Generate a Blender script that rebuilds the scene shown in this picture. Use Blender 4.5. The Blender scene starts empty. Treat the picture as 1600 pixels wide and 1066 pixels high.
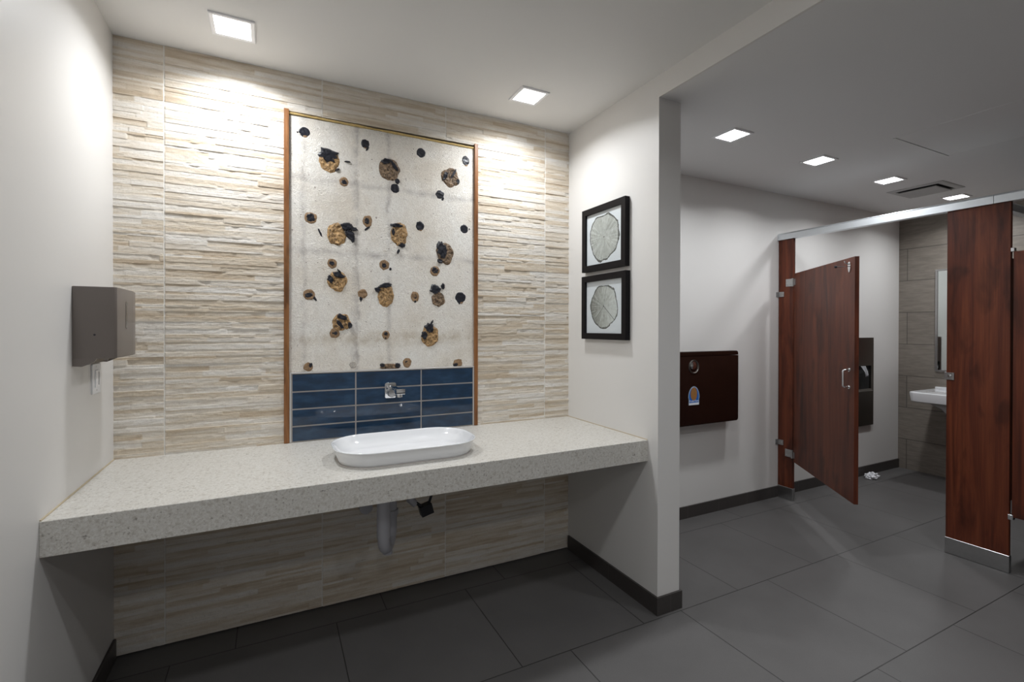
import bpy, bmesh, math, random
from mathutils import Vector, Matrix, noise
random.seed(7)
PI = math.pi
scene = bpy.context.scene
C = scene.collection

# ---------------------------------------------------------------- camera, world, exposure
cam_d = bpy.data.cameras.new('camera')
cam = bpy.data.objects.new('camera', cam_d)
C.objects.link(cam)
scene.camera = cam
Fv = Vector((0.44770264, 0.89416740, -0.00519710))
Rv = Vector((0.89418227, -0.44769917, 0.00187934))
Uv = Rv.cross(Fv)
cam.matrix_world = Matrix(((Rv.x, Uv.x, -Fv.x, 0), (Rv.y, Uv.y, -Fv.y, 0), (Rv.z, Uv.z, -Fv.z, 1.44), (0, 0, 0, 1)))
cam_d.sensor_width = 36
cam_d.lens = 747.33 / 1600 * 36
cam_d.shift_y = -16.63 / 1600
cam_d.clip_start = 0.05
wd = bpy.data.worlds.new('world')
scene.world = wd
wd.use_nodes = True
wd.node_tree.nodes['Background'].inputs[0].default_value = (0.8, 0.85, 1, 1)
wd.node_tree.nodes['Background'].inputs[1].default_value = 0.02
vs = scene.view_settings
vs.view_transform = 'Standard'
vs.look = 'None'
vs.gamma = 1
vs.use_curve_mapping = False
vs.exposure = 1.32
LAMP = 3.7          # watts of a downlight
SPREAD = 2.62         # beam spread of a downlight, radians
REAR = .58            # unseen near row and added rear fill row, relative

# measured room (metres)
XL, YB, XR, H1, H2 = -0.617, 2.625, 1.727, 2.705, 2.595
YP, TP, YF, ZC, ZB = 1.813, 0.147, 1.884, 0.864, 0.756
YR, XE, XS = 2.647, 5.821, 3.875
Y0 = -2.3            # wall behind the camera

# ---------------------------------------------------------------- node materials
def new_mat(name):
    m = bpy.data.materials.new(name)
    m.use_nodes = True
    nt = m.node_tree
    b = nt.nodes['Principled BSDF']
    return m, nt, b

def N(nt, t, **kw):
    n = nt.nodes.new(t)
    ins = kw.pop('ins', {})
    for k, v in kw.items():
        setattr(n, k, v)
    for k, v in ins.items():
        if isinstance(v, bpy.types.NodeSocket):
            nt.links.new(v, n.inputs[k])
        else:
            n.inputs[k].default_value = v
    return n

def M_(nt, op, a, b=None, c=None):
    n = nt.nodes.new('ShaderNodeMath')
    n.operation = op
    for i, v in enumerate((a, b, c)):
        if v is None: continue
        if isinstance(v, bpy.types.NodeSocket): nt.links.new(v, n.inputs[i])
        else: n.inputs[i].default_value = v
    return n.outputs[0]

def pos(nt, scale=(1, 1, 1), loc=(0, 0, 0), rot=(0, 0, 0)):
    g = nt.nodes.new('ShaderNodeNewGeometry')
    mp = N(nt, 'ShaderNodeMapping', ins={'Vector': g.outputs['Position'], 'Scale': scale, 'Location': loc, 'Rotation': rot})
    return mp.outputs[0]

def objco(nt, scale=(1, 1, 1), loc=(0, 0, 0)):
    g = nt.nodes.new('ShaderNodeTexCoord')
    mp = N(nt, 'ShaderNodeMapping', ins={'Vector': g.outputs['Object'], 'Scale': scale, 'Location': loc})
    return mp.outputs[0]

def noise_(nt, vec, scale, detail=4, rough=.55, dist=0):
    return N(nt, 'ShaderNodeTexNoise', ins={'Vector': vec, 'Scale': scale, 'Detail': detail, 'Roughness': rough, 'Distortion': dist}).outputs[0]

def ramp(nt, fac, stops, interp='LINEAR'):
    r = N(nt, 'ShaderNodeValToRGB', ins={0: fac})
    cr = r.color_ramp
    cr.interpolation = interp
    while len(cr.elements) < len(stops): cr.elements.new(0.5)
    for e, (p, c) in zip(cr.elements, stops):
        e.position = p
        e.color = (c[0], c[1], c[2], 1) if hasattr(c, '__len__') else (c, c, c, 1)
    return r.outputs[0]

def mix(nt, fac, a, b, mode='MIX'):
    n = nt.nodes.new('ShaderNodeMix')
    n.data_type = 'RGBA'
    n.blend_type = mode
    for i, v in ((0, fac), (6, a), (7, b)):
        if isinstance(v, bpy.types.NodeSocket): nt.links.new(v, n.inputs[i])
        elif i == 0: n.inputs[i].default_value = v
        else: n.inputs[i].default_value = (v[0], v[1], v[2], 1)
    return n.outputs[2]

def bump(nt, b, h, strength=.3, dist=.002):
    n = N(nt, 'ShaderNodeBump', ins={'Strength': strength, 'Distance': dist, 'Height': h})
    nt.links.new(n.outputs[0], b.inputs['Normal'])

def simple(name, col, rough=.5, metal=0, spec=.5, var=.06, scale=6, bmp=0, coat=0):
    m, nt, b = new_mat(name)
    v = objco(nt)
    f = noise_(nt, v, scale)
    c = mix(nt, f, tuple(x * (1 - var) for x in col), tuple(min(1, x * (1 + var)) for x in col))
    nt.links.new(c, b.inputs['Base Color'])
    b.inputs['Roughness'].default_value = rough
    b.inputs['Metallic'].default_value = metal
    b.inputs['Specular IOR Level'].default_value = spec
    b.inputs['Coat Weight'].default_value = coat
    if bmp: bump(nt, b, noise_(nt, v, 220, 3), bmp, .001)
    return m

def paint_mat(name, col, rough=.45):
    m, nt, b = new_mat(name)
    v = pos(nt)
    c = mix(nt, noise_(nt, v, 1.3), tuple(x * .985 for x in col), tuple(min(1, x * 1.015) for x in col))
    nt.links.new(c, b.inputs['Base Color'])
    b.inputs['Roughness'].default_value = rough
    b.inputs['Specular IOR Level'].default_value = .35
    bump(nt, b, noise_(nt, v, 260, 3), .12, .0006)
    return m

PAINT = paint_mat('wall_paint', (.75, .735, .715))
CEIL = paint_mat('ceiling_paint', (.78, .775, .765), .8)
CEIL2 = paint_mat('ceiling_paint_far', (.80, .80, .80), .8)

def floor_mat():
    m, nt, b = new_mat('porcelain_floor')
    g = nt.nodes.new('ShaderNodeNewGeometry')
    mp = N(nt, 'ShaderNodeMapping', ins={'Vector': g.outputs['Position'], 'Location': (-.52 + .67 * 10, -1.787 + .675 * 10, 0)})
    br = N(nt, 'ShaderNodeTexBrick', offset=.361, offset_frequency=2, squash=1,
           ins={'Vector': mp.outputs[0], 'Scale': 1.0, 'Mortar Size': .0024, 'Mortar Smooth': .1, 'Brick Width': .67, 'Row Height': .675,
                'Color1': (1, 1, 1, 1), 'Color2': (.8, .8, .8, 1), 'Mortar': (0, 0, 0, 1)})
    v = g.outputs['Position']
    fine = noise_(nt, pos(nt, (1, 2.2, 1)), 170, 3, .7)
    big = noise_(nt, v, 3.2, 5)
    a = mix(nt, fine, (.078, .074, .073), (.145, .140, .138))
    a = mix(nt, .35, a, ramp(nt, big, [(.3, (.085, .082, .080)), (.7, (.135, .130, .128))]))
    tint = mix(nt, .35, (1, 1, 1), br.outputs['Color'])
    a = mix(nt, 1.0, a, tint, 'MULTIPLY')
    col = mix(nt, br.outputs['Fac'], a, (.030, .029, .028))
    nt.links.new(col, b.inputs['Base Color'])
    b.inputs['Roughness'].default_value = .5
    b.inputs['Specular IOR Level'].default_value = .4
    h = M_(nt, 'SUBTRACT', M_(nt, 'MULTIPLY', fine, .25), br.outputs['Fac'])
    bump(nt, b, h, .5, .0012)
    return m
FLOOR = floor_mat()

def basetile_mat():
    m, nt, b = new_mat('dark_base_tile')
    g = nt.nodes.new('ShaderNodeNewGeometry')
    s = nt.nodes.new('ShaderNodeSeparateXYZ'); nt.links.new(g.outputs['Position'], s.inputs[0])
    def joint(a, off, p):
        f = M_(nt, 'MODULO', M_(nt, 'ADD', a, off + 20 * p), p)
        return M_(nt, 'LESS_THAN', f, .002)
    j = M_(nt, 'MAXIMUM', joint(s.outputs[0], -.13, .335), joint(s.outputs[1], .21, .6))
    fine = noise_(nt, g.outputs['Position'], 160, 3)
    a = mix(nt, fine, (.040, .035, .033), (.066, .058, .055))
    col = mix(nt, j, a, (.11, .10, .10))
    nt.links.new(col, b.inputs['Base Color'])
    b.inputs['Roughness'].default_value = .45
    bump(nt, b, fine, .2, .0005)
    return m
BASE = basetile_mat()

def relief_mat():
    m, nt, b = new_mat('split_face_stone_tile')
    at = N(nt, 'ShaderNodeAttribute', attribute_name='tint')
    s = N(nt, 'ShaderNodeSeparateColor', ins={0: at.outputs['Color']})
    v1 = pos(nt, (3.0, 3.0, 46))
    v2 = pos(nt, (14, 14, 90))
    n1 = noise_(nt, v1, 1.0, 5, .6)
    n2 = noise_(nt, v2, 1.0, 4, .65)
    sp = noise_(nt, pos(nt), 210, 2, .6)
    f = M_(nt, 'ADD', M_(nt, 'MULTIPLY', n1, .7), M_(nt, 'MULTIPLY', s.outputs[0], .30))
    base = ramp(nt, f, [(.28, (.56, .46, .345)), (.40, (.67, .59, .48)), (.54, (.76, .71, .635)), (.74, (.81, .79, .755))])
    c2 = ramp(nt, n2, [(.3, (.80, .75, .69)), (.60, (1.0, 1.0, 1.0))])
    col = mix(nt, .5, base, c2, 'MULTIPLY')
    col = mix(nt, ramp(nt, sp, [(.62, 0.0), (.72, .4)]), col, (.38, .32, .25))
    col = mix(nt, s.outputs[1], col, (.80, .78, .74))
    nt.links.new(col, b.inputs['Base Color'])
    b.inputs['Roughness'].default_value = .75
    b.inputs['Specular IOR Level'].default_value = .25
    bump(nt, b, M_(nt, 'ADD', noise_(nt, pos(nt, (1, 1, 2)), 90, 5, .65), M_(nt, 'MULTIPLY', sp, .4)), .55, .0016)
    return m
RELIEF = relief_mat()

def terrazzo_mat():
    m, nt, b = new_mat('speckled_quartz')
    v = pos(nt)
    fine = noise_(nt, v, 120, 6, .85, .6)
    col = ramp(nt, fine, [(.34, (.40, .37, .32)), (.45, (.58, .555, .51)), (.55, (.65, .635, .595)), (.66, (.77, .76, .73))])
    def chips(scale, lo, hi, color, seed, col, sel=.5):
        vv = N(nt, 'ShaderNodeMapping', ins={'Vector': v, 'Location': (seed, seed * 1.7, seed * .3)}).outputs[0]
        wv = N(nt, 'ShaderNodeTexNoise', ins={'Vector': vv, 'Scale': scale * 1.6, 'Detail': 3})
        mv = N(nt, 'ShaderNodeMix', data_type='VECTOR', ins={0: .022 * 60 / scale})
        nt.links.new(vv, mv.inputs[4]); nt.links.new(wv.outputs['Color'], mv.inputs[5])
        vo = N(nt, 'ShaderNodeTexVoronoi', ins={'Vector': mv.outputs[1], 'Scale': scale})
        pick = M_(nt, 'GREATER_THAN', N(nt, 'ShaderNodeSeparateColor', ins={0: vo.outputs['Color']}).outputs[0], sel)
        f = M_(nt, 'MULTIPLY', ramp(nt, vo.outputs['Distance'], [(lo, 1.0), (hi, 0.0)]), pick)
        return mix(nt, f, col, color)
    col = chips(46, .05, .42, (.47, .44, .39), 3.1, col, .5)
    col = chips(42, .10, .36, (.66, .65, .62), 7.7, col, .75)
    col = chips(26, .03, .20, (.21, .19, .165), 1.9, col, .84)
    col = chips(95, .08, .40, (.30, .28, .25), 5.5, col, .78)
    nt.links.new(col, b.inputs['Base Color'])
    b.inputs['Roughness'].default_value = .38
    return m
QUARTZ = terrazzo_mat()

def board_mat():
    m, nt, b = new_mat('bare_wallboard')
    v = pos(nt)
    g = nt.nodes.new('ShaderNodeNewGeometry')
    s = nt.nodes.new('ShaderNodeSeparateXYZ'); nt.links.new(g.outputs['Position'], s.inputs[0])
    X, Z = s.outputs[0], s.outputs[2]
    big = noise_(nt, v, 4.5, 5, .6)
    col = ramp(nt, big, [(.3, (.80, .74, .65)), (.48, (.88, .84, .77)), (.68, (.91, .89, .84))])
    def band(coord, c, w, amt, col, color):
        wob = M_(nt, 'MULTIPLY', M_(nt, 'SUBTRACT', noise_(nt, v, 9, 4), .5), .05)
        d = M_(nt, 'ABSOLUTE', M_(nt, 'SUBTRACT', M_(nt, 'ADD', coord, wob), c))
        f = M_(nt, 'MULTIPLY', M_(nt, 'SUBTRACT', 1.0, M_(nt, 'MINIMUM', M_(nt, 'DIVIDE', d, w), 1.0)), amt)
        f = M_(nt, 'MULTIPLY', f, ramp(nt, noise_(nt, v, 13, 5, .7), [(.35, 0.0), (.7, 1.0)]))
        return mix(nt, f, col, color)
    for c, w in ((.39, .03), (.40, .01), (.565, .02), (.14, .02)): col = band(X, c, w, .75, col, (.36, .33, .32))
    for c in (2.195, 1.83): col = band(Z, c, .025, .7, col, (.36, .33, .32))
    col = band(Z, 1.38, .05, .8, col, (.46, .37, .25))
    mul = noise_(nt, pos(nt, (1, 1, 1), (4, 0, 9)), 26, 6, .75, 1.5)
    col = mix(nt, M_(nt, 'MULTIPLY', ramp(nt, mul, [(.60, 0.0), (.68, 1.0)]), .45), col, (.36, .26, .17))
    dots = noise_(nt, v, 75, 2, .5)
    col = mix(nt, ramp(nt, dots, [(.70, 0.0), (.75, .75)]), col, (.17, .11, .09))
    nt.links.new(col, b.inputs['Base Color'])
    b.inputs['Roughness'].default_value = .85
    b.inputs['Specular IOR Level'].default_value = .2
    sw = noise_(nt, pos(nt), 42, 4, .6, 2.2)
    r = M_(nt, 'ABSOLUTE', M_(nt, 'SUBTRACT', sw, .5))
    hh = ramp(nt, r, [(.0, 0.0), (.12, 1.0)])
    nt.links.new(mix(nt, ramp(nt, r, [(.0, .34), (.06, 0.0)]), col, (.45, .39, .33)), b.inputs['Base Color'])
    bump(nt, b, M_(nt, 'ADD', hh, M_(nt, 'MULTIPLY', noise_(nt, pos(nt), 120, 3), .5)), .55, .0028)
    return m
BOARD = board_mat()

def torn_mat(name, dark, lite, th=.5):
    m, nt, b = new_mat(name)
    v = pos(nt)
    n1 = noise_(nt, v, 55, 5, .65, 1.8)
    col = ramp(nt, n1, [(th - .17, dark), (th - .02, tuple((a + c) / 2 for a, c in zip(dark, lite))), (th + .12, lite)])
    nt.links.new(col, b.inputs['Base Color'])
    b.inputs['Roughness'].default_value = .6
    bump(nt, b, n1, .7, .004)
    return m
TORN_GOLD = torn_mat('torn_brown_paper', (.05, .028, .012), (.60, .37, .16), .50)
TORN_BROWN = torn_mat('torn_dark_paper', (.035, .020, .012), (.36, .24, .14), .54)
TORN_RING = torn_mat('adhesive_stain_ring', (.16, .09, .045), (.36, .23, .12), .5)
TORN_PALE = torn_mat('scuffed_board', (.30, .27, .25), (.62, .57, .50), .5)
MASTIC = simple('black_mastic', (.012, .013, .020), .38, 0, .5, .5, 60, .5)

def wood_mat(name, c1, c2, c3, scale=(9, 9, .7), rough=.38):
    m, nt, b = new_mat(name)
    v = pos(nt, scale)
    n1 = noise_(nt, v, 1.6, 6, .6, .9)
    kn = noise_(nt, pos(nt, (scale[0] * .8, scale[1] * .8, scale[2] * 4)), 1.3, 3, .5, .4)
    v2 = pos(nt, (scale[0] * 9, scale[1] * 9, scale[2] * 1.6))
    n2 = noise_(nt, v2, 1.4, 4, .6)
    col = ramp(nt, n1, [(.28, c1), (.5, c2), (.72, c3)])
    col = mix(nt, .5, col, ramp(nt, n2, [(.3, (.55, .5, .45)), (.65, (1.1, 1.05, 1.0))]), 'MULTIPLY')
    col = mix(nt, .8, col, ramp(nt, kn, [(.32, (.45, .42, .40)), (.46, (1, 1, 1))]), 'MULTIPLY')
    nt.links.new(col, b.inputs['Base Color'])
    b.inputs['Roughness'].default_value = rough
    b.inputs['Specular IOR Level'].default_value = .4
    bump(nt, b, n2, .06, .0005)
    return m
CHERRY = wood_mat('cherry_laminate', (.040, .0085, .0040), (.120, .028, .0115), (.190, .051, .020))
OAK = wood_mat('stained_trim_wood', (.15, .058, .018), (.27, .115, .042), (.36, .17, .065), (20, 20, 1.2), .4)

STEEL = simple('brushed_steel', (.50, .50, .50), .30, 1, .5, .1, 40)
ALU = simple('brushed_aluminium', (.80, .84, .87), .42, 1, .5, .05, 12)
CHROME = simple('chrome', (.86, .87, .88), .08, 1, .5, .02, 8)
PORC = simple('white_porcelain', (.80, .81, .83), .10, 0, .5, .01, 3, 0, .5)
PVC = simple('white_pvc', (.52, .52, .56), .42, 0, .5, .06, 20)
BLACKP = simple('black_plastic', (.010, .010, .016), .4)
FRAMEB = simple('black_frame_wood', (.006, .005, .006), .5, 0, .18, .2, 30)
DISP = simple('bronze_grey_plastic', (.175, .150, .135), .32, 0, .5, .05, 10)
DISPW = simple('smoked_window', (.09, .08, .075), .15)
WHITEP = simple('white_plastic', (.85, .86, .88), .35)
BROWNP = simple('dark_brown_plastic', (.016, .0065, .0045), .26, 0, .5, .2, 8)
GROUT = simple('light_grout', (.50, .46, .43), .8)
TRIMW = simple('satin_edge_trim', (.58, .56, .54), .4, .2)
FOAM = simple('yellow_adhesive', (.58, .42, .17), .6, 0, .4, .35, 60, .6)
DARKGAP = simple('dark_void', (.01, .01, .01), .9)
PAPERW = simple('tissue_paper', (.82, .83, .86), .9)
CAULK = simple('tan_caulk', (.50, .42, .30), .5)
STEELD = simple('dark_stainless', (.22, .205, .19), .30, 1, .5, .12, 5)
BLUEL = simple('blue_label', (.012, .13, .50), .35)
TANL = simple('orange_print', (.34, .16, .05), .5, 0, .5, .6, 180)
VENTM = simple('vent_white', (.50, .50, .50), .5)
LAMPF = simple('lamp_trim_white', (.90, .90, .92), .4)

def blue_mat():
    m, nt, b = new_mat('blue_glaze')
    v = pos(nt, (1, 1, 1))
    n = noise_(nt, pos(nt, (3, 3, 9)), 3.2, 4, .6)
    col = ramp(nt, n, [(.3, (.008, .024, .052)), (.52, (.012, .040, .088)), (.74, (.026, .068, .130))])
    nt.links.new(col, b.inputs['Base Color'])
    b.inputs['Roughness'].default_value = .06
    b.inputs['Coat Weight'].default_value = .4
    bump(nt, b, noise_(nt, v, 14, 3), .07, .003)
    return m
BLUE = blue_mat()

def xe_mat():
    m, nt, b = new_mat('taupe_wall_tile')
    g = nt.nodes.new('ShaderNodeNewGeometry')
    s = nt.nodes.new('ShaderNodeSeparateXYZ'); nt.links.new(g.outputs['Position'], s.inputs[0])
    cb = N(nt, 'ShaderNodeCombineXYZ', ins={0: M_(nt, 'ADD', s.outputs[1], 6.5 - 2.573), 1: M_(nt, 'ADD', s.outputs[2], 3.25 - .306)})
    br = N(nt, 'ShaderNodeTexBrick', offset=.5, offset_frequency=2,
           ins={'Vector': cb.outputs[0], 'Scale': 1.0, 'Mortar Size': .0032, 'Brick Width': .65, 'Row Height': .325,
                'Color1': (1, 1, 1, 1), 'Color2': (.82, .82, .82, 1), 'Mortar': (0, 0, 0, 1)})
    n = noise_(nt, pos(nt, (6, 6, 40)), 1.5, 5, .6)
    a = ramp(nt, n, [(.3, (.19, .165, .14)), (.7, (.27, .24, .205))])
    a = mix(nt, .6, a, br.outputs['Color'], 'MULTIPLY')
    col = mix(nt, br.outputs['Fac'], a, (.085, .075, .065))
    nt.links.new(col, b.inputs['Base Color'])
    b.inputs['Roughness'].default_value = .5
    bump(nt, b, M_(nt, 'SUBTRACT', M_(nt, 'MULTIPLY', n, .3), br.outputs['Fac']), .5, .001)
    return m
XETILE = xe_mat()

def emit_mat(name, strength):
    m, nt, b = new_mat(name)
    b.inputs['Base Color'].default_value = (.9, .9, .9, 1)
    n = noise_(nt, pos(nt), 3)
    c = mix(nt, n, (.97, .985, 1.0), (.99, .995, 1.0))
    nt.links.new(c, b.inputs['Emission Color'])
    b.inputs['Emission Strength'].default_value = strength
    return m
LENS = emit_mat('lit_lens', 5.0)

def mirror_mat():
    m, nt, b = new_mat('mirror_glass')
    n = noise_(nt, pos(nt), 2)
    nt.links.new(mix(nt, n, (.80, .86, .84), (.84, .90, .88)), b.inputs['Base Color'])
    b.inputs['Metallic'].default_value = 1
    b.inputs['Roughness'].default_value = .03
    return m
MIRROR = mirror_mat()

def pane_mat():
    m, nt, b = new_mat('picture_glass')
    nt.nodes.remove(b)
    out = nt.nodes['Material Output']
    fr = N(nt, 'ShaderNodeFresnel', ins={0: 1.45})
    tr = nt.nodes.new('ShaderNodeBsdfTransparent')
    gl = N(nt, 'ShaderNodeBsdfGlossy', ins={'Roughness': .03})
    mx = nt.nodes.new('ShaderNodeMixShader')
    gm = nt.nodes.new('ShaderNodeNewGeometry')
    nt.links.new(M_(nt, 'MULTIPLY', fr.outputs[0], M_(nt, 'SUBTRACT', 1.0, gm.outputs['Backfacing'])), mx.inputs[0]); nt.links.new(tr.outputs[0], mx.inputs[1]); nt.links.new(gl.outputs[0], mx.inputs[2])
    nt.links.new(mx.outputs[0], out.inputs[0])
    return m
PANE = pane_mat()

def print_mat(name, cy, cz, rad, dark_side, cracks):
    m, nt, b = new_mat(name)
    g = nt.nodes.new('ShaderNodeNewGeometry')
    s = nt.nodes.new('ShaderNodeSeparateXYZ'); nt.links.new(g.outputs['Position'], s.inputs[0])
    dy = M_(nt, 'SUBTRACT', s.outputs[1], cy)
    dz = M_(nt, 'SUBTRACT', s.outputs[2], cz)
    r0 = M_(nt, 'SQRT', M_(nt, 'ADD', M_(nt, 'MULTIPLY', dy, dy), M_(nt, 'MULTIPLY', dz, dz)))
    n = noise_(nt, g.outputs['Position'], 9, 4, .5)
    r = M_(nt, 'MULTIPLY', r0, M_(nt, 'ADD', .74, M_(nt, 'MULTIPLY', n, .52)))
    ang = M_(nt, 'ARCTAN2', dz, dy)
    inside = M_(nt, 'LESS_THAN', r, rad)
    rings = M_(nt, 'SINE', M_(nt, 'MULTIPLY', r, 900.0))
    cb = N(nt, 'ShaderNodeCombineXYZ', ins={0: M_(nt, 'MULTIPLY', M_(nt, 'SINE', ang), 12), 1: M_(nt, 'MULTIPLY', M_(nt, 'COSINE', ang), 12), 2: M_(nt, 'MULTIPLY', r, 6)})
    rays = noise_(nt, cb.outputs[0], 1.4, 4, .7)
    fleck = noise_(nt, g.outputs['Position'], 55, 5, .8)
    f = M_(nt, 'ADD', M_(nt, 'MULTIPLY', rays, .5), M_(nt, 'ADD', M_(nt, 'MULTIPLY', rings, .07), M_(nt, 'MULTIPLY', fleck, .5)))
    side = M_(nt, 'MULTIPLY', M_(nt, 'DIVIDE', dy, rad), dark_side)
    f = M_(nt, 'SUBTRACT', f, side)
    body = ramp(nt, f, [(.30, (.13, .135, .12)), (.47, (.36, .38, .35)), (.62, (.56, .60, .58))])
    edge = M_(nt, 'MULTIPLY', M_(nt, 'GREATER_THAN', r, rad * .94), M_(nt, 'GREATER_THAN', fleck, .42))
    body = mix(nt, M_(nt, 'MULTIPLY', edge, .9), body, (.03, .035, .03))
    pith = M_(nt, 'LESS_THAN', r0, .004)
    body = mix(nt, pith, body, (.06, .06, .05))
    for a0, w in cracks:
        d = M_(nt, 'ABSOLUTE', M_(nt, 'SUBTRACT', M_(nt, 'MULTIPLY', dy, math.sin(a0)), M_(nt, 'MULTIPLY', dz, math.cos(a0))))
        fw = M_(nt, 'ADD', M_(nt, 'MULTIPLY', dy, math.cos(a0)), M_(nt, 'MULTIPLY', dz, math.sin(a0)))
        c = M_(nt, 'MULTIPLY', M_(nt, 'LESS_THAN', d, w), M_(nt, 'GREATER_THAN', fw, 0))
        body = mix(nt, M_(nt, 'MULTIPLY', c, .85), body, (.04, .045, .04))
    col = mix(nt, inside, (.66, .71, .74), body)
    nt.links.new(col, b.inputs['Base Color'])
    b.inputs['Roughness'].default_value = .8
    return m

# ---------------------------------------------------------------- mesh helpers
ORG = {}
def obj(name, bm, m, parent=None, smooth=False, bevel=0, loc=None, seg=2):
    org = Vector(ORG[parent.name]) if parent else Vector(loc or (0, 0, 0))
    bmesh.ops.recalc_face_normals(bm, faces=bm.faces)
    if bevel:
        es = [e for e in bm.edges if len(e.link_faces) == 2 and e.calc_face_angle(0) > .6]
        bmesh.ops.bevel(bm, geom=es, offset=bevel, segments=seg, profile=.6, affect='EDGES', clamp_overlap=True)
    for v in bm.verts: v.co -= org
    me = bpy.data.meshes.new(name)
    bm.to_mesh(me); bm.free()
    if smooth:
        for p in me.polygons: p.use_smooth = True
        if smooth != 'all':
            me.set_sharp_from_angle(angle=.6)
    me.materials.append(m)
    o = bpy.data.objects.new(name, me)
    C.objects.link(o)
    if parent: o.parent = parent
    else: o.location = org
    ORG[o.name] = tuple(org)
    return o

def tag(o, label, cat, group=None):
    o['label'] = label; o['category'] = cat
    if group: o['group'] = group
    return o

def thing(name, loc, label, cat, group=None):
    o = bpy.data.objects.new(name, None)
    o.empty_display_size = .05
    C.objects.link(o)
    o.location = loc
    ORG[o.name] = tuple(loc)
    return tag(o, label, cat, group)

def struct(o):
    o['kind'] = 'structure'
    return o

def B(*boxes):
    bm = bmesh.new()
    for b in boxes: bx(bm, *b)
    return bm

def bx(bm, x0, x1, y0, y1, z0, z1):
    vs_ = [bm.verts.new((x, y, z)) for x in (x0, x1) for y in (y0, y1) for z in (z0, z1)]
    for f in ((0, 1, 3, 2), (4, 6, 7, 5), (0, 4, 5, 1), (2, 3, 7, 6), (0, 2, 6, 4), (1, 5, 7, 3)):
        bm.faces.new([vs_[i] for i in f])

def ring(bm, c, u, v, ru, rv, n=24):
    return [bm.verts.new(Vector(c) + u * ru * math.cos(2 * PI * i / n) + v * rv * math.sin(2 * PI * i / n)) for i in range(n)]

def skin(bm, rings, cap=True):
    for a, b in zip(rings, rings[1:]):
        n = len(a)
        for i in range(n): bm.faces.new((a[i], a[(i + 1) % n], b[(i + 1) % n], b[i]))
    if cap:
        bm.faces.new(rings[0][::-1]); bm.faces.new(rings[-1])

def basis_(d):
    d = Vector(d).normalized()
    u = d.cross(Vector((0, 0, 1)))
    if u.length < .01: u = d.cross(Vector((0, 1, 0)))
    u.normalize()
    return u, d.cross(u).normalized()

def lathe(bm, p, axis, prof, n=24):
    """prof: list of (distance along axis, radius)"""
    u, v = basis_(axis); d = Vector(axis).normalized()
    skin(bm, [ring(bm, Vector(p) + d * t, u, v, max(r, 1e-4), max(r, 1e-4), n) for t, r in prof])

def tube(bm, pts, r, n=14, cap=True):
    pts = [Vector(p) for p in pts]
    rs = []
    u = None
    for i, p in enumerate(pts):
        d = (pts[min(i + 1, len(pts) - 1)] - pts[max(i - 1, 0)]).normalized()
        if u is None: u, v = basis_(d)
        u = (u - d * u.dot(d)).normalized(); v = d.cross(u)
        rr = r[i] if hasattr(r, '__len__') else r
        rs.append(ring(bm, p, u, v, rr, rr, n))
    skin(bm, rs, cap)

def arc(c, u, v, r, a0, a1, n=10):
    return [Vector(c) + Vector(u) * r * math.cos(a0 + (a1 - a0) * i / n) + Vector(v) * r * math.sin(a0 + (a1 - a0) * i / n) for i in range(n + 1)]

def prism(bm, pts, d):
    """extrude closed polygon pts (3D) by vector d"""
    a = [bm.verts.new(p) for p in pts]
    b = [bm.verts.new(Vector(p) + Vector(d)) for p in pts]
    skin(bm, [a, b])

def rrect(cx, cy, hx, hy, r, n=8, ex=1.0):
    out = []
    for sx, sy, a in ((1, 1, 0), (-1, 1, PI / 2), (-1, -1, PI), (1, -1, 1.5 * PI)):
        for i in range(n + 1):
            t = a + PI / 2 * i / n
            out.append((cx + sx * (hx - r) + r * math.cos(t), cy + sy * (hy - r) + r * math.sin(t)))
    return out

def plate(bm, pts2, to3, d):
    prism(bm, [to3(*p) for p in pts2], d)

# ---------------------------------------------------------------- the room shell
struct(obj('floor', B((XL - .1, XE + .1, Y0 - .1, YR + .1, -.08, 0)), FLOOR))
struct(obj('ceiling', B((XL - .1, XR + .01, Y0 - .1, YR + .1, H1, H1 + .08)), CEIL))
struct(obj('ceiling', B((XR + .012, XE + .1, Y0 - .1, YR + .1, H2, H2 + .19)), CEIL2))
struct(obj('wall_left', B((XL - .1, XL, Y0 - .1, YR + .1, 0, H1)), PAINT))
# partition wall between the vanity niche and the stalls, with the header above the opening
bm = B((XR, XR + TP, YP, YR, 0, H2))
bx(bm, XR, XR + .012, Y0, YP, H2, H1); bx(bm, XR, XR + .012, YP, YR, H2, H1)
struct(obj('wall_partition', bm, PAINT))
struct(obj('wall_rear', B((XR + TP, XE + .1, YR, YR + .1, 0, H2)), PAINT))
struct(obj('wall_right', B((XE, XE + .1, Y0 - .1, YR, 0, H2)), XETILE))
struct(obj('wall_front', B((XL, XE, Y0 - .1, Y0, 0, H2), (XL, XR, Y0 - .1, Y0, H2, H1)), PAINT))
struct(obj('wall_niche', B((XL, XR, YB + .02, YR + .1, 0, H1)), DARKGAP))
BH = .09
struct(obj('baseboard_left', B((XL, XL + .011, Y0, YB - .012, 0, BH)), BASE, bevel=.0015, seg=1))
bm = B((XR - .011, XR, YP - .011, YB - .012, 0, BH), (XR, XR + TP, YP - .011, YP, 0, BH), (XR + TP, XR + TP + .011, YP - .011, YR - .011, 0, BH))
struct(obj('baseboard_partition', bm, BASE))
struct(obj('baseboard_rear', B((XR + TP + .0, XE, YR - .011, YR, 0, BH)), BASE))
struct(obj('baseboard_front', B((XL + .011, XE, Y0, Y0 + .011, 0, BH)), BASE))

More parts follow.
